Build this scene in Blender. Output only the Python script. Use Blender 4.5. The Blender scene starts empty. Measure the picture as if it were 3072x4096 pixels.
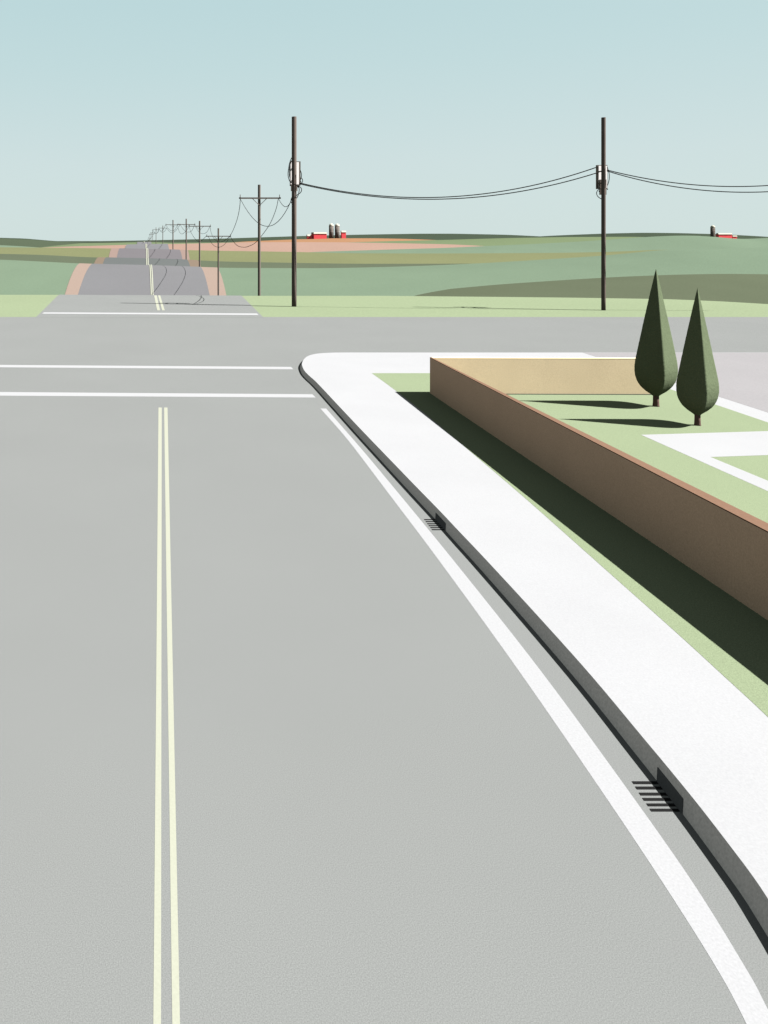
import bpy, bmesh, math, random
from mathutils import Vector, noise, geometry
random.seed(7)
C = bpy.context.scene.collection
SC = bpy.context.scene
# ------------------------------------------------------------------ camera, world, sun
FOC, HX, HY, EYE = 3000.0, 590.0, 960.0, 3.5      # focal length, vanishing point (photo pixels), eye height (m)
cam = bpy.data.objects.new('camera', bpy.data.cameras.new('camera'))
C.objects.link(cam)
cam.location = (0, 0, EYE)
cam.rotation_euler = (math.radians(90), 0, 0)
cam.data.sensor_fit = 'HORIZONTAL'
cam.data.sensor_width = 36
cam.data.lens = 36 * FOC / 3072
cam.data.shift_x = (1536 - HX) / 3072
cam.data.shift_y = -(2048 - HY) / 3072
cam.data.clip_start = 0.1
cam.data.clip_end = 20000
SC.camera = cam

EXPO = 3.12
SC.view_settings.view_transform = 'Standard'
SC.view_settings.look = 'None'
SC.view_settings.exposure = EXPO
SC.view_settings.gamma = 1
SUN_EL, SUN_AZ = math.radians(47), math.radians(12)     # azimuth: from +x turned towards the camera
sd = Vector((math.cos(SUN_EL) * math.cos(SUN_AZ), -math.cos(SUN_EL) * math.sin(SUN_AZ), math.sin(SUN_EL)))
sl = bpy.data.lights.new('sun', 'SUN')
sl.energy = 5.0
sl.angle = math.radians(0.5)
sl.color = (1.0, 0.985, 0.965)
so = bpy.data.objects.new('sun', sl)
C.objects.link(so)
so.rotation_euler = sd.to_track_quat('Z', 'Y').to_euler()

W = bpy.data.worlds.new('World')
SC.world = W
W.use_nodes = True
nt = W.node_tree
nt.nodes.clear()
wo = nt.nodes.new('ShaderNodeOutputWorld')
bg = nt.nodes.new('ShaderNodeBackground')
bg.inputs['Strength'].default_value = 1.0 / 2 ** EXPO
sky = nt.nodes.new('ShaderNodeTexSky')
sky.sky_type = 'NISHITA'
sky.sun_disc = False
sky.sun_elevation = SUN_EL
sky.sun_rotation = math.radians(90) + SUN_AZ
skm = nt.nodes.new('ShaderNodeVectorMath')
skm.operation = 'SCALE'
skm.inputs['Scale'].default_value = 0.08
nt.links.new(sky.outputs[0], skm.inputs[0])
tc = nt.nodes.new('ShaderNodeTexCoord')
sx = nt.nodes.new('ShaderNodeSeparateXYZ')
nt.links.new(tc.outputs['Generated'], sx.inputs[0])
rp = nt.nodes.new('ShaderNodeValToRGB')
nt.links.new(sx.outputs['Z'], rp.inputs[0])
SKYC = [(0.0, (.655, .775, .762)), (0.10, (.64, .765, .765)), (0.22, (.565, .735, .745)), (0.32, (.52, .71, .73)), (0.6, (.66, .75, .77)), (1.0, (.78, .80, .80))]
while len(rp.color_ramp.elements) < len(SKYC):
    rp.color_ramp.elements.new(0.5)
for e, (p, c) in zip(rp.color_ramp.elements, SKYC):
    e.position = p
    e.color = (*c, 1)
mx = nt.nodes.new('ShaderNodeMix')
mx.data_type = 'RGBA'
mx.inputs['Factor'].default_value = 0.94
nt.links.new(skm.outputs[0], mx.inputs['A'])
nt.links.new(rp.outputs[0], mx.inputs['B'])
nt.links.new(mx.outputs['Result'], bg.inputs['Color'])
nt.links.new(bg.outputs[0], wo.inputs['Surface'])

# ------------------------------------------------------------------ helpers
def lin(h):
    h = h.lstrip('#')
    r = []
    for i in (0, 2, 4):
        v = int(h[i:i + 2], 16) / 255
        r.append(v / 12.92 if v <= .04045 else ((v + .055) / 1.055) ** 2.4)
    return r
LIT = 10.75        # picture value of a white surface lying in full sun
def alb(h, L=LIT):
    return tuple(min(.8, v / L) for v in lin(h))

MATS = {}
def mat(name, col, grain=.12, scale=45, patch=.0, pscale=.5, rough=.9, bump=0.0, spec=.0):
    if name in MATS: return MATS[name]
    m = bpy.data.materials.new(name); m.use_nodes = True
    t = m.node_tree
    t.nodes.remove(t.nodes['Principled BSDF'])
    b = t.nodes.new('ShaderNodeBsdfDiffuse')
    t.links.new(b.outputs[0], t.nodes['Material Output'].inputs['Surface'])
    co = t.nodes.new('ShaderNodeTexCoord')
    n = t.nodes.new('ShaderNodeTexNoise'); n.inputs['Scale'].default_value = scale
    n.inputs['Detail'].default_value = 3; n.inputs['Roughness'].default_value = .7
    t.links.new(co.outputs['Object'], n.inputs['Vector'])
    r = t.nodes.new('ShaderNodeMapRange')
    r.inputs['From Min'].default_value = .25; r.inputs['From Max'].default_value = .75
    r.inputs['To Min'].default_value = 1 - grain; r.inputs['To Max'].default_value = 1 + grain
    t.links.new(n.outputs['Fac'], r.inputs['Value'])
    last = r.outputs[0]
    if patch:
        n2 = t.nodes.new('ShaderNodeTexNoise'); n2.inputs['Scale'].default_value = pscale
        n2.inputs['Detail'].default_value = 4
        t.links.new(co.outputs['Object'], n2.inputs['Vector'])
        r2 = t.nodes.new('ShaderNodeMapRange')
        r2.inputs['From Min'].default_value = .3; r2.inputs['From Max'].default_value = .7
        r2.inputs['To Min'].default_value = 1 - patch; r2.inputs['To Max'].default_value = 1 + patch
        t.links.new(n2.outputs['Fac'], r2.inputs['Value'])
        mm = t.nodes.new('ShaderNodeMath'); mm.operation = 'MULTIPLY'
        t.links.new(last, mm.inputs[0]); t.links.new(r2.outputs[0], mm.inputs[1]); last = mm.outputs[0]
    v = t.nodes.new('ShaderNodeVectorMath'); v.operation = 'SCALE'
    v.inputs[0].default_value = col
    t.links.new(last, v.inputs['Scale'])
    t.links.new(v.outputs[0], b.inputs['Color'])
    if bump:
        bp_ = t.nodes.new('ShaderNodeBump'); bp_.inputs['Strength'].default_value = bump
        bp_.inputs['Distance'].default_value = .01
        t.links.new(n.outputs['Fac'], bp_.inputs['Height']); t.links.new(bp_.outputs[0], b.inputs['Normal'])
    MATS[name] = m
    return m

def obj(name, bm, m, parent=None, smooth=False):
    me = bpy.data.meshes.new(name)
    bmesh.ops.recalc_face_normals(bm, faces=bm.faces)
    bm.to_mesh(me); bm.free()
    ms = m if isinstance(m, (list, tuple)) else [m]
    for k in ms: me.materials.append(k)
    if smooth:
        for p in me.polygons: p.use_smooth = True
    o = bpy.data.objects.new(name, me); C.objects.link(o)
    if parent: o.parent = parent
    return o
def thing(name, label, cat, loc=(0, 0, 0), group=None):
    o = bpy.data.objects.new(name, None); C.objects.link(o); o.location = loc
    o.empty_display_size = .2
    return tag(o, label, cat, group)
def tag(o, label, cat, group=None):
    o['label'] = label; o['category'] = cat
    if group: o['group'] = group
    return o
def struct(o):
    o['kind'] = 'structure'; return o

def bp(x, y, z=0.0):          # photo pixel on the horizontal plane z -> world point
    d = FOC * (EYE - z) / (y - HY)
    return Vector(((x - HX) * d / FOC, d, z))
def at(x, y, d):              # photo pixel at depth d -> world point
    return Vector(((x - HX) * d / FOC, d, EYE - (y - HY) * d / FOC))
def interp(xs, pl):
    if xs <= pl[0][0]: return pl[0][1]
    for (a, b), (c, d) in zip(pl, pl[1:]):
        if xs <= c: return b + (d - b) * (xs - a) / (c - a)
    return pl[-1][1]
def smoothpl(pl, n=8):        # Catmull-Rom through the points
    out = []
    P = [Vector(p) for p in pl]
    for i in range(len(P) - 1):
        p0 = P[i - 1] if i else P[0] * 2 - P[1]
        p1, p2 = P[i], P[i + 1]
        p3 = P[i + 2] if i + 2 < len(P) else P[-1] * 2 - P[-2]
        for k in range(n):
            t = k / n
            out.append(.5 * ((2 * p1) + (p2 - p0) * t + (2 * p0 - 5 * p1 + 4 * p2 - p3) * t * t + (3 * p1 - p0 - 3 * p2 + p3) * t ** 3))
    out.append(P[-1])
    return out
def poly(pts, bm=None):       # flat, possibly concave polygon facing up
    bm = bm or bmesh.new()
    vs = [bm.verts.new(p) for p in pts]
    for tri in geometry.tessellate_polygon([[Vector(p) for p in pts]]):
        bm.faces.new([vs[i] for i in tri])
    bmesh.ops.recalc_face_normals(bm, faces=bm.faces)
    for f in bm.faces:
        f.normal_update()
        if f.normal.z < 0: f.normal_flip()
    return bm
def sheet(name, pts, m, parent=None):
    bm = poly(pts)
    me = bpy.data.meshes.new(name); bm.to_mesh(me); bm.free(); me.materials.append(m)
    o = bpy.data.objects.new(name, me); C.objects.link(o)
    if parent: o.parent = parent
    return o
def box(bm, x0, x1, y0, y1, z0, z1):
    v = [bm.verts.new(p) for p in ((x0, y0, z0), (x1, y0, z0), (x1, y1, z0), (x0, y1, z0), (x0, y0, z1), (x1, y0, z1), (x1, y1, z1), (x0, y1, z1))]
    for f in ((0, 3, 2, 1), (4, 5, 6, 7), (0, 1, 5, 4), (1, 2, 6, 5), (2, 3, 7, 6), (3, 0, 4, 7)):
        bm.faces.new([v[i] for i in f])
    return bm
def prism(bm, bot, top):
    a = [bm.verts.new(p) for p in bot]; b = [bm.verts.new(p) for p in top]
    n = len(a)
    bm.faces.new(a[::-1]); bm.faces.new(b)
    for i in range(n):
        bm.faces.new((a[i], a[(i + 1) % n], b[(i + 1) % n], b[i]))
    return bm
def lathe(bm, prof, n=24, cx=0, cy=0, wob=0, seed=0):   # prof: (radius, z)
    rings = []
    for r, z in prof:
        ring = []
        for i in range(n):
            a = 2 * math.pi * i / n
            rr = r
            if wob and r > .01:
                rr = r * (1 + wob * noise.noise(Vector((math.cos(a) * 5, math.sin(a) * 5, z * 9 + seed)))) + wob * .35 * noise.noise(Vector((math.cos(a) * 25, math.sin(a) * 25, z * 40 + seed)))
            ring.append(bm.verts.new((cx + rr * math.cos(a), cy + rr * math.sin(a), z)))
        rings.append(ring)
    for a, b in zip(rings, rings[1:]):
        for i in range(n):
            bm.faces.new((a[i], a[(i + 1) % n], b[(i + 1) % n], b[i]))
    bm.faces.new(rings[0][::-1]); bm.faces.new(rings[-1])
    return bm
def tube(bm, pts, r, n=6):
    pts = [Vector(p) for p in pts]
    rings = []
    up = Vector((0, 0, 1))
    for i, p in enumerate(pts):
        t = (pts[min(i + 1, len(pts) - 1)] - pts[max(i - 1, 0)]).normalized()
        u = Vector((0, 1, 0)) if abs(t.y) < .8 else up
        s = t.cross(u).normalized(); w = s.cross(t).normalized()
        rings.append([bm.verts.new(p + (s * math.cos(2 * math.pi * k / n) + w * math.sin(2 * math.pi * k / n)) * r) for k in range(n)])
    for a, b in zip(rings, rings[1:]):
        for i in range(n):
            bm.faces.new((a[i], a[(i + 1) % n], b[(i + 1) % n], b[i]))
    bm.faces.new(rings[0][::-1]); bm.faces.new(rings[-1])
    return bm

# ------------------------------------------------------------------ materials
GR = .10
m_road = mat('asphalt_pale', alb('#bdc0be'), .30, 160, .02, .35)
m_white = mat('concrete_white', (.0885, .0892, .0912), .08, 70, .02, .8)
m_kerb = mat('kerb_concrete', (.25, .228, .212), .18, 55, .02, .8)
m_paint = mat('road_paint_white', (.0885, .0892, .0912), .10, 70)
m_yellow = mat('road_paint_yellow', alb('#eff2dc', 10.2), .06, 60)
m_lawn = mat('lawn_grass', alb('#c6d7ae'), .34, 100, .02, .6)
m_verge = mat('verge_grass', alb('#c6d7ae'), .16, 9, .02, .1)
m_drive = mat('driveway_concrete', alb('#d7d4d6'), .10, 30, .02, .4)
m_dark = mat('slot_shade', (.004, .004, .004), .1, 60)  # near-black strips laid on the road, painting the shade inside the grate slots
m_inlet = mat('inlet_shade', (.035, .035, .035), .1, 60)
m_cable = mat('cable_rubber', (.006, .0055, .005), .1, 60)
m_wood = mat('creosoted_wood', (.040, .032, .028), .15, 30, .08, 2)
m_woodarm = mat('crossarm_wood', (.048, .040, .035), .12, 20)
m_box = mat('cabinet_steel', (.055, .046, .040), .1, 30)
m_panel = mat('cabinet_panel', (.42, .40, .39), .05, 30)
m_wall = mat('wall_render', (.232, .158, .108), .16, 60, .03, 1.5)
m_wall_lit = mat('wall_render_lit', (.268, .220, .144), .12, 50, .03, 1.5)  # lighter copy of the wall colour, sunlight on the back wall painted in
m_cope = mat('coping_terracotta', alb('#bd977f'), .12, 40)
m_base = mat('wall_base_dark', (.02, .022, .018), .1, 40)  # thin dark strip along the base of the back wall
m_crown = mat('cypress_leaves', alb('#8c9a79', 7.5), .3, 70, .04, 4, bump=.15)
m_bark = mat('cypress_bark', (.04, .026, .022), .3, 40)
m_red = mat('barn_red', (.36, .045, .05), .1, .8)
m_roof = mat('barn_roof', (.15, .145, .12), .06, .8)
m_silo = mat('silo_stave', (.046, .040, .035), .12, 1.0)
m_hoop = mat('silo_hoop', (.03, .026, .023), .1, 1.0)
m_hoopl = mat('silo_band', (.085, .075, .068), .1, 1.0)

# ------------------------------------------------------------------ terrain: ridges one behind the other
R0E = [(-4000, 1172), (0, 1178), (240, 1178), (600, 1180.5), (1000, 1182), (1537, 1182), (1700, 1183.5), (2272, 1189), (2660, 1195), (2850, 1202), (3072, 1215), (3700, 1240), (5000, 1260)]
def edge0(X):      # depth at which the flat verge starts to fall away, along the line x = X
    d = 47.0
    for _ in range(12):
        d = FOC * EYE / (interp(HX + X * FOC / d, R0E) - HY)
    return d
def z0(X, d):
    e = edge0(X)
    s = d - e
    return 0.0 if s <= 0 else -(.10 * s + .012 * s * s)
RIDGES = [
    # name, colour, crest depth, visible front length, foot level, crest line in photo pixels
    ('olive', '#838d73', 66, 14, -2.6, [(1000, 1300), (1400, 1205), (1530, 1184), (1700, 1165), (1989, 1138), (2272, 1119), (2480, 1107), (2700, 1098.5), (2900, 1095), (3072, 1097), (3700, 1110), (6000, 1130)]),
    ('mint', '#9db499', 81, 17, -1.2, [(-3000, 1020), (0, 1038), (180, 1047), (301, 1053), (340, 1055), (600, 1061), (800, 1068), (868, 1071), (1000, 1072), (1296, 1073), (1500, 1069), (1700, 1063), (1948, 1052), (2272, 1032), (2424, 1022), (2600, 1004), (2645, 999), (3072, 990), (6000, 980)]),
    ('moss', '#808b73', 104, 8.5, .25, [(-3000, 1000), (0, 1015), (193, 1020), (337, 1029), (590, 1034), (780, 1040), (868, 1046), (1000, 1048), (1150, 1051), (1400, 1055), (1700, 1055), (1948, 1054), (2300, 1065), (3000, 1075)]),
    ('khaki', '#a5aa7e', 141, 13, .3, [(-3000, 985), (0, 989), (250, 991), (448, 994), (590, 996), (720, 1000), (868, 1003), (1200, 1008), (1400, 1013), (1700, 1014), (2000, 1013), (2272, 1011), (2424, 1008), (2550, 1003), (2645, 998), (2800, 1000), (3100, 1012)]),
    ('mint', '#9db499', 175, 15, .2, [(-3000, 940), (-400, 968), (0, 980), (48, 983), (159, 989), (260, 1000), (400, 1030), (1000, 1030), (1180, 1011), (1241, 1008), (1434, 1002), (1627, 996), (1800, 991), (1941, 984), (2134, 976), (2375, 963), (2500, 954), (2571, 948), (2680, 943), (2745, 941), (2790, 941.5), (2850, 947), (2952, 959), (3010, 955), (3072, 951), (3700, 925), (6000, 900)]),
    ('salmon', '#dcb8a6', 209, 25, 0, [(-100, 1010), (100, 994), (180, 989), (386, 983), (506, 979), (590, 977.5), (673, 976.5), (868, 972), (1000, 968.5), (1200, 968.5), (1390, 969), (1600, 973), (1800, 977), (1948, 984.5), (2200, 1010)]),
    ('sage', '#9aad84', 590, 80, -3, [(100, 1000), (200, 985), (320, 973), (450, 971), (540, 969), (620, 968.5), (673, 971), (868, 970), (1000, 969), (1200, 972), (1340, 971), (1386, 969), (1600, 963.5), (1796, 959), (2037, 952), (2279, 948), (2500, 947), (2571, 948), (2700, 960), (3000, 975)]),
    ('ochre', '#dba880', 700, 90, -3, [(700, 990), (868, 973), (1000, 965), (1190, 957), (1340, 953), (1500, 953), (1600, 955), (1740, 960), (1850, 966), (2100, 990)]),
    ('fir', '#6f7d66', 850, 150, -8, [(-3000, 930), (0, 954), (100, 957.5), (217, 966), (337, 971), (410, 978), (600, 990), (2000, 995)]),
    ('spruce', '#5f6d5b', 1500, 300, -12, [(-3000, 925), (0, 951), (100, 954), (229, 965), (400, 964.5), (600, 961), (868, 955), (1000, 950.6), (1241, 943), (1434, 938.6), (1675, 934.7), (1796, 934.7), (1989, 938.6), (2080, 943), (2134, 947), (2200, 943), (2279, 939.5), (2423, 934), (2561, 931), (2658, 932), (2802, 936), (2947, 945), (3029, 952), (3300, 965), (6000, 940)]),
]
RID = []
for nme, colr, dc, S, zb, pl in RIDGES:
    xs = list(range(int(pl[0][0]) - 200, int(pl[-1][0]) + 200, 20))
    ys = [interp(x, pl) for x in xs]
    for _ in range(1 if nme in ('spruce', 'fir', 'ochre', 'sage') else 14):
        ys = [(ys[max(0, i - 1)] + 2 * ys[i] + ys[min(len(ys) - 1, i + 1)]) / 4 for i in range(len(ys))]
    RID.append((nme, colr, dc, S, zb, list(zip(xs, ys))))
def zridge(k, X, d):
    nme, colr, dc, S, zb, pl = RID[k]
    zc = EYE - (interp(HX + X * FOC / dc, pl) - HY) * dc / FOC
    b = min(zb, zc - .8)
    s = dc - d
    if s >= 0:
        if s <= S: return zc - (zc - b) * (s / S) ** 2
        return b - (s - S) * max(.05, 2 * (zc - b) / S * .8)
    s = -s
    return zc - max(.07, 10.0 / dc) * s - .004 * (s * s if s < 15 else 225 + 30 * (s - 15))
def terr(X, d):
    z = z0(X, d)
    for k in range(len(RID)):
        if abs(RID[k][2] - d) < 300 or RID[k][2] > 500:
            z = max(z, zridge(k, X, d))
    return z
def grid(name, Xs, Ds, f, m):
    bm = bmesh.new()
    rows = [[bm.verts.new((X, d, f(X, d))) for X in Xs] for d in Ds]
    for a, b in zip(rows, rows[1:]):
        for i in range(len(Xs) - 1):
            bm.faces.new((a[i], a[i + 1], b[i + 1], b[i]))
    me = bpy.data.meshes.new(name); bm.to_mesh(me); bm.free(); me.materials.append(m)
    for p in me.polygons: p.use_smooth = True
    o = bpy.data.objects.new(name, me); C.objects.link(o)
    return struct(o)
# near verge: rows follow the falling edge
bm = bmesh.new()
Xs = [-90 + i * 1.0 for i in range(241)]
sv = [-12, -6, -3, -1.5, 0, .4, 1, 2, 3, 5, 8, 12, 18, 26]
rows = [[bm.verts.new((X, -20, -.02)) for X in Xs], [bm.verts.new((X, 20, -.02)) for X in Xs]]
for s in sv:
    rows.append([bm.verts.new((X, edge0(X) + s, z0(X, edge0(X) + s) - .02)) for X in Xs])
for a, b in zip(rows, rows[1:]):
    for i in range(len(Xs) - 1):
        bm.faces.new((a[i], a[i + 1], b[i + 1], b[i]))
struct(obj('ground', bm, m_verge))
for k, (nme, colr, dc, S, zb, pl) in enumerate(RID):
    m = mat('field_' + nme, alb(colr), .12, 700.0 / dc, .03, 12.0 / dc)
    Xs = [(px - HX) * dc / FOC for px in range(-2400, 5400, 20)]
    Ds = sorted(set([dc - S * 1.8, dc - S * 1.4] + [dc - S * (1 - i / 14) for i in range(15)] + [dc + s for s in (S * .05, S * .1, S * .2, S * .4, S * .8, S * 1.4)]))
    grid('hill', Xs, Ds, lambda X, d, k=k: zridge(k, X, d), m)
struct(sheet('terrain', [(-9000, 60, -14), (9000, 60, -14), (9000, 12000, -14), (-9000, 12000, -14)], mat('field_far', alb('#6f7d66'), .1, .05)))

# ------------------------------------------------------------------ road over the hills
EL = [(34.1, -5.06), (47.3, -5.65), (64, -5.93), (81, -5.91), (95.5, -5.73), (104, -5.72), (128, -5.25), (141, -5.2), (195, -5.8), (209, -5.64), (590, -8.0)]
ER = [(34.1, 5.25), (47.3, 5.92), (64, 5.29), (81, 5.72), (95.5, 5.47), (104, 5.44), (128, 5.93), (141, 5.97), (195, 5.46), (209, 5.57), (590, 2.7)]
OL = [(49, -5.7), (64, -7.06), (81, -7.3), (95.5, -6.9), (104, -6.8), (128, -6.66), (141, -6.67), (160, -5.5)]
OR = [(49, 5.9), (64, 6.72), (81, 7.5), (95.5, 6.87), (104, 6.9), (128, 7.17), (141, 7.5), (160, 6.0)]
def ribbon(bm, d0, d1, fl, fr, lift, mi=0, nx=6, step=.75):
    n = max(2, int((d1 - d0) / (step * max(1, d0 / 100))))
    rows = []
    for i in range(n + 1):
        d = d0 + (d1 - d0) * i / n
        a, b = fl(d), fr(d)
        rows.append([bm.verts.new((a + (b - a) * j / nx, d, terr(a + (b - a) * j / nx, d) + lift * (1 + max(0, d - 60) / 60))) for j in range(nx + 1)])
    for a, b in zip(rows, rows[1:]):
        for j in range(nx):
            f = bm.faces.new((a[j], a[j + 1], b[j + 1], b[j])); f.material_index = mi; f.smooth = True
def fi(pl): return lambda d: interp(d, pl)
bm = bmesh.new()
for mi, (a, b) in enumerate([(33.9, 53), (53, 88), (88, 115), (115, 165), (165, 250), (250, 640)]):
    ribbon(bm, a, b, fi(EL), fi(ER), .003 if mi == 0 else .03, mi, nx=10)
RC = ['#bdc0be', '#a5a5a8', '#8c9190', '#9e9a9e', '#a9a9ad', '#a8a8ac']  # one road tone for each stretch over the hills
struct(obj('country_road', bm, [m_road] + [mat('asphalt_tone_' + c[1:], alb(c), .12, 12, .03, .1) for c in RC[1:]]))
for fl, fr in ((fi(OL), fi(EL)), (fi(ER), fi(OR))):
    bm = bmesh.new()
    ribbon(bm, 52, 88, fl, fr, .025, 0, nx=4)
    ribbon(bm, 88, 115, fl, fr, .025, 1, nx=4)
    ribbon(bm, 115, 158, fl, fr, .025, 2, nx=4)
    struct(obj('dirt_shoulder', bm, [mat('dirt_a', alb('#d4bcad'), .12, 12), mat('dirt_b', alb('#ae9b88'), .12, 12), mat('dirt_c', alb('#c8aea3'), .12, 12)]))
# yellow centre lines over the hills: (d0, left-right px at d0, d1, left-right px at d1)
def cl(d0, a0, b0, d1, a1, b1, name='centre_line'):
    bm = bmesh.new()
    g = lambda p0, p1: (lambda d: ((p0 - HX) * d0 * (d1 - d) + (p1 - HX) * d1 * (d - d0)) / (d1 - d0) / FOC)
    ribbon(bm, d0, d1, g(a0, a1), g(b0, b1), .008 if d1 < 48 else .06, 0, nx=1, step=.5)
    o = struct(obj(name, bm, m_yellow))
    return o
cl(37.26, 628.6, 640, 47.3, 616.3, 626.8)
cl(37.26, 648.8, 659, 47.3, 632, 640.7)
for seg in ((62, 604, 608.5, 81.5, 597, 601), (62, 611, 615.7, 81.5, 603.5, 607.3), (94, 585.4, 589, 104.5, 584.6, 588), (94, 591.4, 595, 104.5, 590.5, 594),
            (126, 585, 588.3, 141.5, 584, 587), (126, 590.5, 594, 141.5, 589.4, 592.5), (188, 582, 584.6, 210, 581.5, 584), (188, 586, 588.6, 210, 585.4, 588), (560, 575, 578, 592, 575.5, 578.5)):
    cl(*seg)

# ------------------------------------------------------------------ streets
struct(sheet('road', [(-90, -15, 0), (150, -15, 0), (150, FOC * EYE / 308, 0), (-90, FOC * EYE / 308, 0)], m_road))
def mark(name, pxs, m, z=.001):
    return struct(sheet(name, [bp(x, y, z) for x, y in pxs], m))
mark('stop_line', [(176, 1249), (1028, 1253.5), (1034, 1260.5), (168, 1255)], m_paint, .009)
mark('crosswalk_line', [(-900, 1454), (0, 1459.5), (1164.5, 1467.5), (1173, 1477), (0, 1469), (-900, 1463)], m_paint)
mark('crosswalk_line', [(-900, 1561), (0, 1568), (1249.5, 1577), (1263, 1590), (0, 1582.5), (-900, 1576)], m_paint)
mark('centre_line', [(634, 1630), (647, 1630), (644, 4096), (646, 4700), (608, 4700), (613, 4096)], m_yellow)
mark('centre_line', [(656.5, 1630), (670, 1630), (720, 4096), (733, 4700), (695, 4700), (689, 4096)], m_yellow)
le = smoothpl([(1282, 1634), (1395, 1764), (1550, 1968), (1762, 2250), (2080, 2690), (2400, 3154.6), (2631, 3500), (2858, 3858.6), (2986, 4096), (3200, 4550)])
ri = smoothpl([(1304.6, 1634), (1437.5, 1786), (1575, 1950), (1821, 2250), (2130, 2640), (2400, 3004.7), (2751, 3500), (2982, 3870.7), (3072, 4038), (3330, 4550)])
bm = bmesh.new()
n = min(len(le), len(ri))
va = [bm.verts.new(bp(p.x, p.y, .001)) for p in le[:n]]; vb = [bm.verts.new(bp(p.x, p.y, .001)) for p in ri[:n]]
for i in range(n - 1): bm.faces.new((va[i], vb[i], vb[i + 1], va[i + 1]))
struct(obj('edge_line', bm, m_paint))

# ------------------------------------------------------------------ corner block: kerb and sidewalk slab
ZS = .110
ktop = [(6000, 1410), (2600, 1410), (1900, 1410), (1600, 1410), (1370, 1410), (1317, 1411), (1283, 1413), (1254, 1417), (1230, 1425), (1216, 1437), (1208, 1453), (1210, 1467), (1219, 1484), (1236, 1502), (1269, 1532),
        (1341, 1608.6), (1437.5, 1711), (1527, 1804), (1668, 1950), (1755, 2039), (1839, 2128), (1950, 2245), (2160, 2473), (2370, 2708), (2572, 2950), (2683.5, 3083.7), (2805, 3233.6), (2926.6, 3391.5), (3008, 3500), (3072, 3595), (3200, 3800), (3420, 4200), (3650, 4700)]
kp = smoothpl(ktop, 5)
kw = [bp(p.x, p.y, ZS) for p in kp]
kb = []
for i, p in enumerate(kw):            # battered face: foot of the kerb 33 mm further out
    t = (kw[min(i + 1, len(kw) - 1)] - kw[max(0, i - 1)]).normalized()
    nrm = Vector((t.y, -t.x, 0))
    if nrm.dot(Vector((8, 8, 0)) - p) > 0: nrm = -nrm
    kb.append(Vector((p.x + nrm.x * .052, p.y + nrm.y * .052, 0)))
bm = bmesh.new()
far = [Vector((60, kw[-1].y, ZS))]
top = kw + far + [Vector((kw[0].x, kw[-1].y, ZS))]
poly(kw + [Vector((kw[0].x, kw[-1].y, ZS))], bm)
bm.verts.ensure_lookup_table()
tv = list(bm.verts)[:len(kw)]
bv = [bm.verts.new(p) for p in kb]
for i in range(len(kw) - 1):
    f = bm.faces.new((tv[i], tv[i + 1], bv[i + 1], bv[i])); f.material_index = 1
o = obj('sidewalk', bm, [m_white, m_kerb]); struct(o)

# lawn, driveway and garden paths lie on the slab
ZL = .1115
vg = smoothpl([(1487, 1492.6), (1570.5, 1553), (1680, 1638), (1800, 1738), (1872, 1798), (2100, 1992), (2400, 2258), (2700, 2525), (2900, 2708), (3072, 2868), (3400, 3190), (3900, 3720)], 4)
lawn = [bp(p.x, p.y, ZL) for p in vg]
struct(sheet('lawn', lawn + [bp(7000, 3720, ZL), bp(7000, 3026, ZL), bp(2493, 1492.6, ZL)], m_lawn))
struct(sheet('driveway', [bp(2332, 1410.6, ZL), bp(6000, 1410.6, ZL), bp(6000, 2597, ZL), bp(2410, 1436, ZL)], m_drive))
struct(sheet('garden_path', [bp(x, y, ZL + .0018) for x, y in ((2564, 1739), (3700, 1706), (5200, 1670), (5200, 1765), (3700, 1799), (2842.5, 1828), (3700, 2183), (5200, 2800), (5200, 2900), (3700, 2244))], m_white))

# ------------------------------------------------------------------ low garden wall
A = bp(1719.6, 1572.4, ZL); B = bp(3072, 2482, ZL)
dirn = (B - A).normalized()
E = A + dirn * 14.2
ZT = .905
perp = Vector((-dirn.y, dirn.x, 0))
if perp.x < 0: perp = -perp
TH = .035; TH2 = .19      # the wall is thicker towards the near end
wall = thing('garden_wall', 'long low brown L-shaped garden wall around the corner lawn, pinkish coping on top', 'wall', A)
def rel(v): return Vector(v) - A
def wallbit(name, p, q, th, z0_, z1_, m, th2=None):
    pts = [p, q, q + (th if th2 is None else th2), p + th]
    bm = bmesh.new()
    prism(bm, [rel((v.x, v.y, z0_)) for v in pts], [rel((v.x, v.y, z1_)) for v in pts])
    return obj(name, bm, m, wall)
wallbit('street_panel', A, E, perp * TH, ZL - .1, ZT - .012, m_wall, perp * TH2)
F = at(2627, 1580, 16.25); F = Vector((F.x, 16.30, 0))
s0 = A + perp * TH
bt = Vector((.0, -.10, 0))
p0 = Vector((s0.x + .001, A.y, 0)); p1 = Vector((F.x, A.y - .06, 0))
wallbit('back_panel', p0, p1, bt, ZL - .1, ZT - .012, m_wall_lit)
wallbit('coping', A + Vector((-.001, .001, 0)), E, perp * (TH + .002), ZT - .012, ZT, m_cope, perp * (TH2 + .002))
wallbit('coping', p0 + Vector((.002, .001, 0)), p1, bt + Vector((0, -.002, 0)), ZT - .012, ZT, m_wall_lit)
wallbit('base_strip', p0 + bt + Vector((0, -.001, 0)), p1 + bt + Vector((0, -.001, 0)), Vector((0, -.03, 0)), ZL - .1, ZL + .012, m_base)

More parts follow.
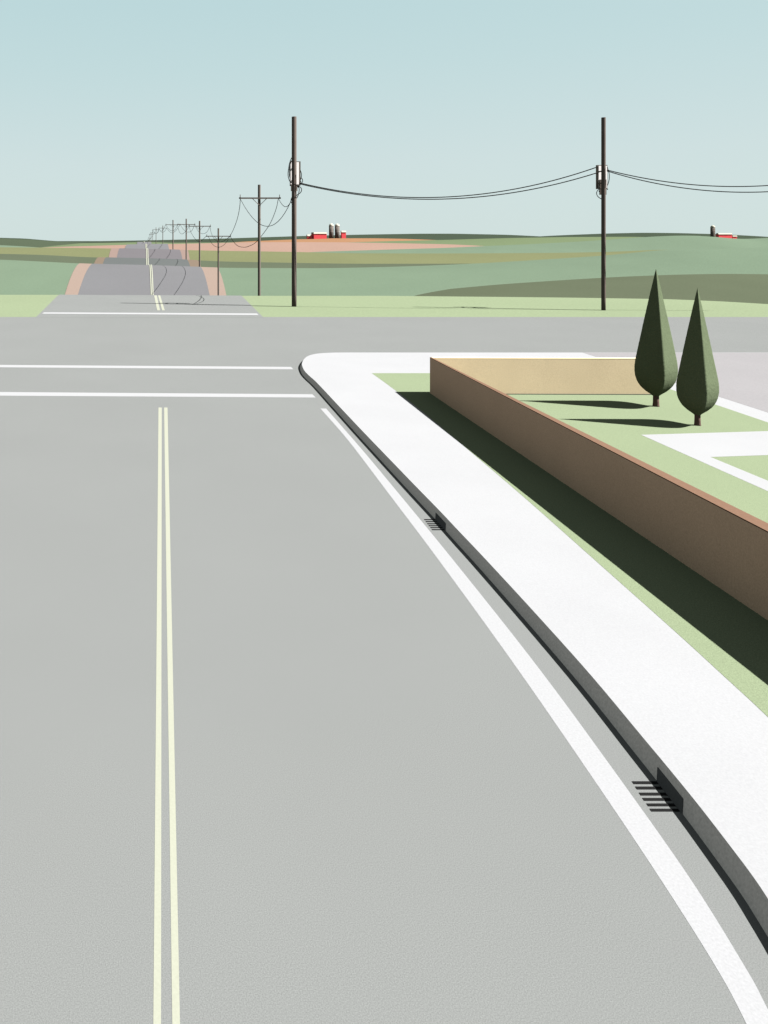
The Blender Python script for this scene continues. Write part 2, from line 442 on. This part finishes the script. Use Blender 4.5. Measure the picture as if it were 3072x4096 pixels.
# ------------------------------------------------------------------ cypress trees
def cypress(bx, by, s, label, seed):
    base = bp(bx, by, ZL); d = base.y
    t = thing('cypress_tree', label, 'tree', base, 'clipped cypress trees on the lawn')
    # outline of the first tree measured in photo pixels: (height above trunk base, half width)
    pr = [(36, 11), (42, 14), (50, 26), (58, 40), (66, 51), (76, 63), (88, 73), (100, 80.5), (115, 86.5), (130, 89.5), (146, 91), (165, 90), (185, 87), (215, 80.5), (250, 72.5), (300, 61), (350, 49.5), (400, 37.5), (450, 25.5), (500, 13), (530, 5.5), (549, .4)]
    k = d / FOC
    cosv = math.cos(math.atan((bx - HX) / FOC))
    pts = smoothpl([(w * k * cosv * s, h * k * s) for h, w in pr], 9)
    prof = [(max(.001, p.x), p.y) for p in pts]
    bm = bmesh.new(); n = 128
    rings = []
    for i_, (r, z) in enumerate(prof):      # clipped to a slightly rounded square plan, one edge turned to the street
        ring = []
        for q in range(n):
            a = 2 * math.pi * q / n
            b_ = abs(((a - math.radians(30) + math.pi / 4) % (math.pi / 2)) - math.pi / 4)
            rr = (r / .67 / 2) * min(1 / math.cos(b_), 1.345)
            if r > .02:
                P_ = Vector((math.cos(a) * rr, math.sin(a) * rr, z + seed))
                rr += 0.002 * noise.noise(P_ * 22) + .002 * noise.noise(P_ * 60)
            ring.append(bm.verts.new((math.cos(a) * rr, math.sin(a) * rr, z)))
        rings.append(ring)
    for a, b in zip(rings, rings[1:]):
        for q in range(n):
            bm.faces.new((a[q], a[(q + 1) % n], b[(q + 1) % n], b[q]))
    bm.faces.new(rings[0][::-1]); bm.faces.new(rings[-1])
    o = obj('crown', bm, m_crown, t, True)
    me = o.data
    try: me.set_sharp_from_angle(angle=math.radians(35))
    except Exception: pass
    bm = bmesh.new()
    r = 13.0 * k * cosv * s
    lathe(bm, [(r * 1.25, -.03), (r * 1.08, .02), (r, .08), (r * .92, 60 * k * s)], 20)
    obj('trunk', bm, m_bark, t, True)
    return t
cypress(2624, 1625, 1.0, 'taller dark green teardrop cypress tree on the lawn, in front of the wall end', 3)
cypress(2790, 1701, 1.0, 'cypress tree nearer the white garden path, right of the other cypress', 11)

# ------------------------------------------------------------------ storm drains
def edge_y(pts, y):
    for a, b in zip(pts, pts[1:]):
        if (a.y - y) * (b.y - y) <= 0 and abs(a.y - b.y) > 1e-6 and a.x < 9:
            return a + (b - a) * ((y - a.y) / (b.y - a.y))
def drain(px_slots, d_open, label):
    c = bp(px_slots[0][0], px_slots[0][1])
    t = thing('storm_drain', label, 'drain', c, 'storm drains in the gutter')
    for k, (x, y, h) in enumerate(px_slots):
        a = bp(x, y); b = bp(x + h * .72, y + h)
        e1 = edge_y(kb, a.y); e2 = edge_y(kb, b.y)
        bm = bmesh.new()
        prism(bm, [v - c for v in (Vector((a.x, a.y, .001)), Vector((b.x, b.y, .001)), Vector((e2.x - .002, b.y, .001)), Vector((e1.x - .002, a.y, .001)))],
              [v - c for v in (Vector((a.x, a.y, .0025)), Vector((b.x, b.y, .0025)), Vector((e2.x - .002, b.y, .0025)), Vector((e1.x - .002, a.y, .0025)))])
        obj('grate_slot', bm, m_dark, t)
    # dark plate on the kerb face, shade of the opening put into its colour
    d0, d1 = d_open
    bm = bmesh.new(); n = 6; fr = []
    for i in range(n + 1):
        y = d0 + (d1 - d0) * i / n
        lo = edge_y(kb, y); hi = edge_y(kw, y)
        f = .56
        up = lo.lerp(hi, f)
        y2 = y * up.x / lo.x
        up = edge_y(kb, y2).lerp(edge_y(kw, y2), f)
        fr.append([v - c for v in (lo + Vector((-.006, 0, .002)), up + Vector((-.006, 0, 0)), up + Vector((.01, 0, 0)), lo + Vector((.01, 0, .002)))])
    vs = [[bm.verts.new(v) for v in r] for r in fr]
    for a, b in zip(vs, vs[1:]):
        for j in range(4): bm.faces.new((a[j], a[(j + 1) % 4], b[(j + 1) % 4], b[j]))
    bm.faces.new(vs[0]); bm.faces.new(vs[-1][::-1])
    obj('inlet_plate', bm, m_inlet, t)
drain([(2526.8, 3126.2, 11), (2540.2, 3147.3, 11.3), (2555, 3171.6, 11.3), (2568.5, 3193, 11), (2585, 3215, 11), (2598, 3236, 11)], (FOC * 3.5 / (3126 - 960), FOC * 3.5 / (3256 - 960)), 'nearer larger storm drain with dark slots at the foot of the kerb')
drain([(1696, 2077, 4), (1702, 2085, 4), (1708, 2093.6, 4), (1714, 2101.3, 4), (1720.7, 2109, 4), (1726, 2117, 4)], (FOC * 3.5 / (2079 - 960), FOC * 3.5 / (2123 - 960)), 'farther smaller storm drain with dark slots halfway along the kerb')

# ------------------------------------------------------------------ utility poles
def wavy(pts): return smoothpl(pts, 5)
def big_pole(px, ybase, ytop, wpx, label, boxpx, panelpx, brpx, loops, blobs):
    base = bp(px, ybase, -.02); d = base.y
    t = thing('utility_pole', label, 'utility pole', base, 'big poles with service boxes')
    k = d / FOC; cosv = math.cos(math.atan((px - HX) / FOC))
    r = wpx / 2 * k * cosv
    zt = EYE - (ytop - HY) * k
    bm = bmesh.new(); lathe(bm, [(r, -.3), (r, .5), (r, zt - base.z - .01), (r * .97, zt - base.z)], 32)
    obj('pole', bm, m_wood, t, False)
    for p in t.children[0].data.polygons: p.use_smooth = len(p.vertices) == 4
    def pxbox(name, b4, y0, y1, m, dep=None):
        x0, yt, x1, yb = b4
        p = at(x0, yt, y0) - base; q = at(x1, yb, y0) - base
        bm = bmesh.new(); box(bm, p.x, q.x, y0 - base.y, y1 - base.y, q.z, p.z)
        return obj(name, bm, m, t if dep is None else dep)
    db = d + r + .30
    cab = pxbox('cabinet', boxpx, db, db + .12, m_box)
    pxbox('panel', panelpx, db - .012, db - .001, m_panel, cab)
    pxbox('bracket', brpx, db - .10, db - .015, m_box)
    for fz in (.25, .75):
        q = at(px, boxpx[1] + (boxpx[3] - boxpx[1]) * fz, d) - base
        bm = bmesh.new(); box(bm, -.03, .03, r * .5, db - base.y - .01, q.z - .03, q.z + .03); obj('support_arm', bm, m_box, t)
    for lp, front in loops:
        dd = d - r - .03 if front else db + .2
        bm = bmesh.new(); tube(bm, [at(v.x, v.y, dd) - base for v in smoothpl(lp, 5)], 1.55 * k, 6)
        obj('cable_loop', bm, m_cable, t, True)
    for (x, y, rr) in blobs:
        bm = bmesh.new(); c = at(x, y, d - .02) - base
        bmesh.ops.create_icosphere(bm, subdivisions=2, radius=rr * k)
        for v in bm.verts:
            v.co = v.co * (1 + .3 * noise.noise(v.co * 9)) + c
        obj('cable_clamp', bm, m_cable, t, True)
    return t
def z4(l): return [(1100 + x / 9.217, 600 + y / 9.217) for x, y in l]
def z5(l): return [(2330 + x / 9.218, 600 + y / 9.218) for x, y in l]
big_pole(1176.5, 1226, 467, 19.5, 'thick brown pole with service box beside the country road, its shadow across the road', (1160.8, 645.4, 1202.3, 742), (1162.5, 648.5, 1196, 737.5), (1164.4, 737, 1189.7, 764),
         [(z4([(615, 280), (540, 480), (500, 700), (480, 880), (500, 1030), (545, 1150), (620, 1220), (720, 1260), (800, 1310), (880, 1350)]), True),
          (z4([(610, 390), (555, 560), (530, 720), (525, 860), (535, 960), (560, 1040)]), True),
          (z4([(930, 740), (970, 860), (975, 960), (950, 1060), (930, 1130), (965, 1190)]), True),
          (z4([(965, 1020), (1010, 1080), (1018, 1150), (985, 1215), (930, 1270), (860, 1330)]), True),
          (z4([(880, 1330), (960, 1400), (980, 1480), (940, 1570), (860, 1630), (760, 1690)]), True),
          (z4([(860, 1340), (893, 1430), (885, 1540), (850, 1680), (790, 1790)]), False),
          (z4([(650, 1700), (600, 1800), (590, 1900), (640, 2000)]), True)],
         [(1193.5, 747, 4.5), (1161, 742, 2.6)])
big_pole(2414, 1241, 470, 18.5, 'thick brown pole with service box standing on the grass right of centre', (2389, 660, 2429.8, 755.7), (2394.9, 663, 2428.4, 752), (2401, 718, 2426, 778.8),
         [(z5([(560, 860), (515, 1000), (515, 1130), (560, 1260)]), False),
          (z5([(700, 1420), (595, 1460), (540, 1520), (520, 1600), (550, 1690), (620, 1760), (720, 1820)]), True),
          (z5([(910, 620), (945, 730), (980, 860), (987, 1000), (975, 1130), (920, 1310)]), True)],
         [(2397.5, 765, 3.0), (2429.5, 757, 2.4), (2388.5, 745, 2)])

POLES = [  # x, top y, width, arm y, arm x0, arm x1, depth, label
    (1037, 739, 11.5, 793, 955, 1122, 54, 'tallest T-shaped pole with crossarm, just left of the thick pole'),
    (873.5, 913, 6.8, 945, 824, 923.5, 60, 'T-shaped pole with the lowest wide crossarm, on the right dirt shoulder'),
    (798.5, 883.5, 6.2, 905, 755, 843.7, 90, 'third T-shaped pole from the thick pole, behind the first hump'),
    (745, 875, 5.2, 898, 710, 781, 120, 'fourth T-shaped pole, its crossarm the highest of the distant ones'),
    (692, 880, 4.4, 899, 662.5, 721.5, 170, 'fifth T-shaped pole, at the right edge of the distant road'),
    (651.3, 902, 2.7, 912.3, 635, 667.5, 264, 'sixth T-shaped pole, narrow, behind the far road crest'),
    (624.2, 909.5, 2.2, 918, 610.6, 638, 420, 'seventh T-shaped pole, small, behind the far road crest'),
    (610.6, 920, 1.5, 931, 601, 619.7, 640, 'eighth T-shaped pole, tiny, near the vanishing point'),
    (604, 934, 1.5, 938, 597, 611, 850, 'ninth T-shaped pole, tiny, against the dark skyline hill'),
    (599, 950.6, 1.2, 952.5, 595, 602.4, 1150, 'tenth T-shaped pole, barely visible at the road end'),
    (594.6, 958, 1.0, 960, 592, 597, 1350, 'farthest and smallest pole where the road disappears')]
for (px, yt, w, ya, x0, x1, d, label) in POLES:
    k = d / FOC
    X = (px - HX) * k; zb = terr(X, d)
    base = Vector((X, d, zb))
    t = thing('utility_pole', label, 'utility pole', base, 'T-shaped poles along the country road')
    r = w * k / 2
    zt = EYE - (yt - HY) * k - zb; za = EYE - (ya - HY) * k - zb
    bm = bmesh.new(); lathe(bm, [(r * 1.05, -.4), (r, 1), (r * .97, zt)], 16); obj('pole', bm, m_woodarm, t)
    ah = max(1.0, w * .5) * k / 2
    a0, a1 = (x0 - px) * k, (x1 - px) * k
    ya_ = -r - .07
    bm = bmesh.new(); box(bm, a0, a1, ya_, -r + .0, za - ah, za + ah); obj('crossarm', bm, m_woodarm, t)
    if d > 1000: continue
    wd = x1 - x0
    for sgn in (-1, 1):
        bm = bmesh.new()
        tube(bm, [(sgn * wd * .17 * k, -r - .03, za - ah * .6), (sgn * r * .3, -r - .03, za - wd * .165 * k)], ah * .42, 4)
        obj('brace', bm, m_woodarm, t)
        e = a0 if sgn < 0 else a1
        bm = bmesh.new()
        lathe(bm, [(ah * .5, za + ah), (ah * .5, za + wd * .085 * k)], 8, cx=e - sgn * wd * .03 * k, cy=-r - .035)
        pn = obj('insulator_pin', bm, m_woodarm, t)
        bm = bmesh.new()
        lathe(bm, [(ah * .3, za - ah * .7), (ah * .95, za), (ah * .9, za + ah * .9), (ah * .4, za + ah * 1.5)], 8, cx=e - sgn * wd * .025 * k, cy=ya_ - ah * .5)
        obj('insulator', bm, m_cable, t)

# ------------------------------------------------------------------ wires
def wire(a, m, b, d0, d1, rpx, label, cat='cable', grp='cables slung between the poles'):
    # a, m (a point the cable passes), b in photo pixels; depth runs from d0 to d1
    P0, P2 = Vector(a), Vector(b); M = Vector(m)
    la = (M - P0).length; lb = (P2 - M).length; tm = la / (la + lb)
    ctrl = (M - P0 * (1 - tm) ** 2 - P2 * tm ** 2) / (2 * tm * (1 - tm))
    pts = []
    for i in range(41):
        t = i / 40
        p = P0 * (1 - t) ** 2 + ctrl * 2 * t * (1 - t) + P2 * t ** 2
        # perspective-correct depth along a straight run in plan
        u = (p.x - P0.x) / (P2.x - P0.x) if abs(P2.x - P0.x) > 3 and (min(P0.x, P2.x) - 1 <= p.x <= max(P0.x, P2.x) + 1) else t
        dd = 1 / ((1 - u) / d0 + u / d1)
        pts.append(at(p.x, p.y, dd))
    o0 = pts[0].copy()
    bm = bmesh.new(); tube(bm, [p - o0 for p in pts], rpx * (d0 + d1) / 2 / FOC, 6)
    o = obj('power_cable', bm, m_cable, None, True); o.location = o0
    return tag(o, label, cat, grp)
wire((1196, 731), (1720, 790), (2392, 667), 39.4, 37.1, 1.9, 'upper thick cable sagging between the two thick poles')
wire((1196, 735), (1730, 797), (2389, 691), 39.3, 37.0, 1.9, 'lower thick cable sagging between the two thick poles')
wire((2428, 680), (2850, 744), (3420, 690), 37.1, 36.2, 1.9, 'upper thick cable leaving the right thick pole towards the picture edge')
wire((2428, 684), (2880, 766), (3420, 718), 37.0, 36.1, 1.9, 'lower thick cable leaving the right thick pole towards the picture edge')
wire((1168, 792), (1144, 827), (1115, 796), 39.5, 54, 1.15, 'short cable from the thick left pole to the right end of the nearest crossarm')
wire((1168, 795), (1074, 905), (961, 795), 39.5, 54, 1.15, 'deep sagging cable from the thick left pole to the left end of the nearest crossarm')
wire((961, 797), (950, 872), (921, 943), 54, 60, 1.05, 'steep cable falling from the left end of the nearest crossarm to the next pole')
def wire2(pts, d0, d1, rpx, label):
    sp = smoothpl(pts, 8); n = len(sp)
    w = [at(p.x, p.y, 1 / ((1 - i / (n - 1)) / d0 + (i / (n - 1)) / d1)) for i, p in enumerate(sp)]
    o0 = w[0].copy()
    bm = bmesh.new(); tube(bm, [p - o0 for p in w], rpx * (d0 + d1) / 2 / FOC, 6)
    o = obj('power_cable', bm, m_cable, None, True); o.location = o0
    return tag(o, label, 'cable', 'cables slung between the poles')
def q2(l): return [(550 + x / 3.687, 850 + y / 3.687) for x, y in l]
def q8(l): return [(560 + x / 8.295, 880 + y / 8.295) for x, y in l]
wire2([(1113, 797), (1103, 840), (1080, 895), (1045, 945), (1020, 972), (995, 985), (975, 989), (952, 984), (935, 968), (921, 946)], 54, 60, 1.05, 'long cable looping from the right end of the nearest crossarm down to the next pole')
wire2(q2([(1017, 340), (1050, 365), (1085, 440), (1130, 490), (1190, 511), (1250, 495), (1310, 440), (1363, 350)]), 59.6, 59.7, .75, 'cable hanging in a loop between both ends of the lowest crossarm')
wire2(q2([(1072, 200), (1080, 270), (1110, 355), (1160, 415), (1215, 436), (1280, 415), (1363, 350)]), 90, 60, .72, 'cable from the right end of the lowest crossarm up to the pole behind it')
wire2(q2([(760, 195), (780, 270), (825, 355), (870, 410), (905, 425), (950, 410), (1017, 345)]), 90, 60, .72, 'cable from the left end of the lowest crossarm up to the pole behind it')
wire2(q2([(848, 172), (865, 225), (905, 285), (960, 314), (1020, 290), (1072, 200)]), 120, 90, .62, 'cable joining the right ends of the third and fourth T-shaped poles')
wire2(q2([(590, 172), (595, 220), (620, 290), (658, 316), (705, 285), (740, 240), (762, 192)]), 120, 90, .62, 'cable joining the left ends of the third and fourth T-shaped poles')
wire2(q2([(630, 176), (655, 220), (700, 270), (745, 289), (800, 270), (846, 172)]), 165, 120, .62, 'cable joining the right ends of the fourth and fifth T-shaped poles')
wire2(q2([(415, 172), (445, 225), (480, 260), (515, 270), (555, 250), (590, 175)]), 170, 120, .58, 'cable joining the left ends of the fourth and fifth T-shaped poles')
wire2(q2([(432, 232), (460, 270), (495, 297), (525, 298), (580, 250), (630, 178)]), 264, 170, .52, 'cable joining the right ends of the fifth and sixth T-shaped poles')
wire2(q8([(625, 265), (650, 320), (695, 368), (745, 345), (800, 270), (855, 150)]), 264, 170, .52, 'cable joining the left ends of the fifth and sixth T-shaped poles')
wire2(q8([(640, 300), (680, 370), (740, 410), (820, 370), (888, 262)]), 420, 264, .48, 'cable joining the right ends of the sixth and seventh T-shaped poles')
wire2(q8([(425, 320), (470, 400), (535, 455), (590, 400), (625, 265)]), 420, 264, .48, 'cable joining the left ends of the sixth and seventh T-shaped poles')
wire2(q8([(480, 430), (540, 455), (600, 400), (640, 310)]), 640, 420, .4, 'cable joining the right ends of the seventh and eighth T-shaped poles')
wire2(q8([(345, 420), (385, 445), (420, 400), (425, 325)]), 640, 420, .4, 'cable joining the left ends of the seventh and eighth T-shaped poles')
wire2(q8([(312, 480), (300, 560), (260, 650), (230, 700), (220, 748)]), 850, 1350, .45, 'thin cable running down left of the farthest poles to the road end')
wire2(q8([(490, 430), (440, 480), (400, 550), (340, 620), (290, 680), (262, 748)]), 640, 1350, .45, 'thin cable running down right of the farthest poles to the road end')
wire2(q8([(312, 480), (328, 455), (345, 420)]), 850, 640, .4, 'tiny cable between the left ends of the eighth and ninth T-shaped poles')
wire2(q8([(420, 480), (455, 465), (490, 430)]), 850, 640, .4, 'tiny cable between the right ends of the eighth and ninth T-shaped poles')

# ------------------------------------------------------------------ farms on the ridges
def barn(x0, x1, side, ytop, yeave, ybase, d, label):
    # x0..x1: front face in photo pixels, side: visible width of the left face
    k = d / FOC
    tanv = ((x0 - HX) / FOC)
    L = side * k / max(.05, tanv)
    w = (x1 - x0) * k
    P = at(x0, ybase, d)
    zc = terr(P.x, d)
    base = Vector((P.x, d, P.z))
    t = thing('barn', label, 'barn', base)
    he = (ybase - yeave) * k; ht = (ybase - ytop) * k
    bm = bmesh.new(); box(bm, 0, w, 0, L, -2.5, he); obj('wall', bm, m_red, t)
    o = 1.0 * k
    rs = (ht - he) * .55
    bm = bmesh.new()
    prism(bm, [(-o, -o, he), (w + o, -o, he), (w + o, L + o, he), (-o, L + o, he)],
          [(-o * .4, rs, ht), (w + o * .4, rs, ht), (w + o * .4, L - rs, ht), (-o * .4, L - rs, ht)])
    obj('roof', bm, m_roof, t)
    return t
def silo(xc, wpx, ytop, yeave, ybase, d, label, hoops):
    k = d / FOC; r = wpx * k / 2
    P = at(xc, ybase, d)
    t = thing('silo', label, 'silo', P)
    he = (ybase - yeave) * k; ht = (ybase - ytop) * k
    bm = bmesh.new(); lathe(bm, [(r, -2.5), (r, he)], 32); obj('shaft', bm, m_silo, t, True)
    bm = bmesh.new()
    lathe(bm, [(r * 1.02, he)] + [(r * 1.02 * math.cos(a * math.pi / 20), he + (ht - he) * math.sin(a * math.pi / 20)) for a in range(1, 10)] + [(.02, ht)], 32)
    obj('dome', bm, m_roof, t, True)
    for f, hh, m in hoops:
        bm = bmesh.new(); z = he * f
        lathe(bm, [(r * 1.03, z - hh * k / 2), (r * 1.03, z + hh * k / 2)], 32); obj('hoop', bm, m, t, True)
    return t
def f1(x, y): return (1200 + x / 7.541, 880 + y / 7.541)
D1, D2 = 690, 173
barn(1230.2, 1245.3, 4, 938, 944, 956.5, D1 + 3, 'smallest red barn at the left end of the farm with two silos')
barn(1256, 1306.8, 10.8, 929, 935, 956.5, D1, 'long red barn with cream roof left of the two silos')
barn(1367, 1384, 4, 922.6, 929, 955, D1, 'tall narrow red barn right of the two silos')
silo(1325.2, 18.6, 893.7, 904.5, 954.5, D1 + 16, 'left of the two grey silos with cream domes', [(.56, 2.2, m_hoopl), (.41, 1.0, m_hoop)])
silo(1349, 19, 894.7, 905, 954.5, D1 + 16, 'right of the two grey silos with cream domes', [(.53, 2.2, m_hoopl), (.39, 1.0, m_hoop)])
silo(2851.2, 16, 901, 910.5, 949.5, D2, 'single grey banded silo on the right-hand green hill', [(.86, 1, m_hoop), (.76, 1.2, m_hoop), (.62, 1, m_hoop), (.53, 1, m_hoop), (.42, 1, m_hoop), (.33, 1.2, m_hoop), (.22, 1, m_hoop), (.12, 1, m_hoop)])
barn(2875, 2928, 11.5, 932.5, 937.5, 959, D2, 'long red barn beside the single silo on the green hill')
barn(2932, 2948, 3.5, 940.8, 946, 960.5, D2 + .5, 'small red barn at the right end beyond the long barn on the green hill')
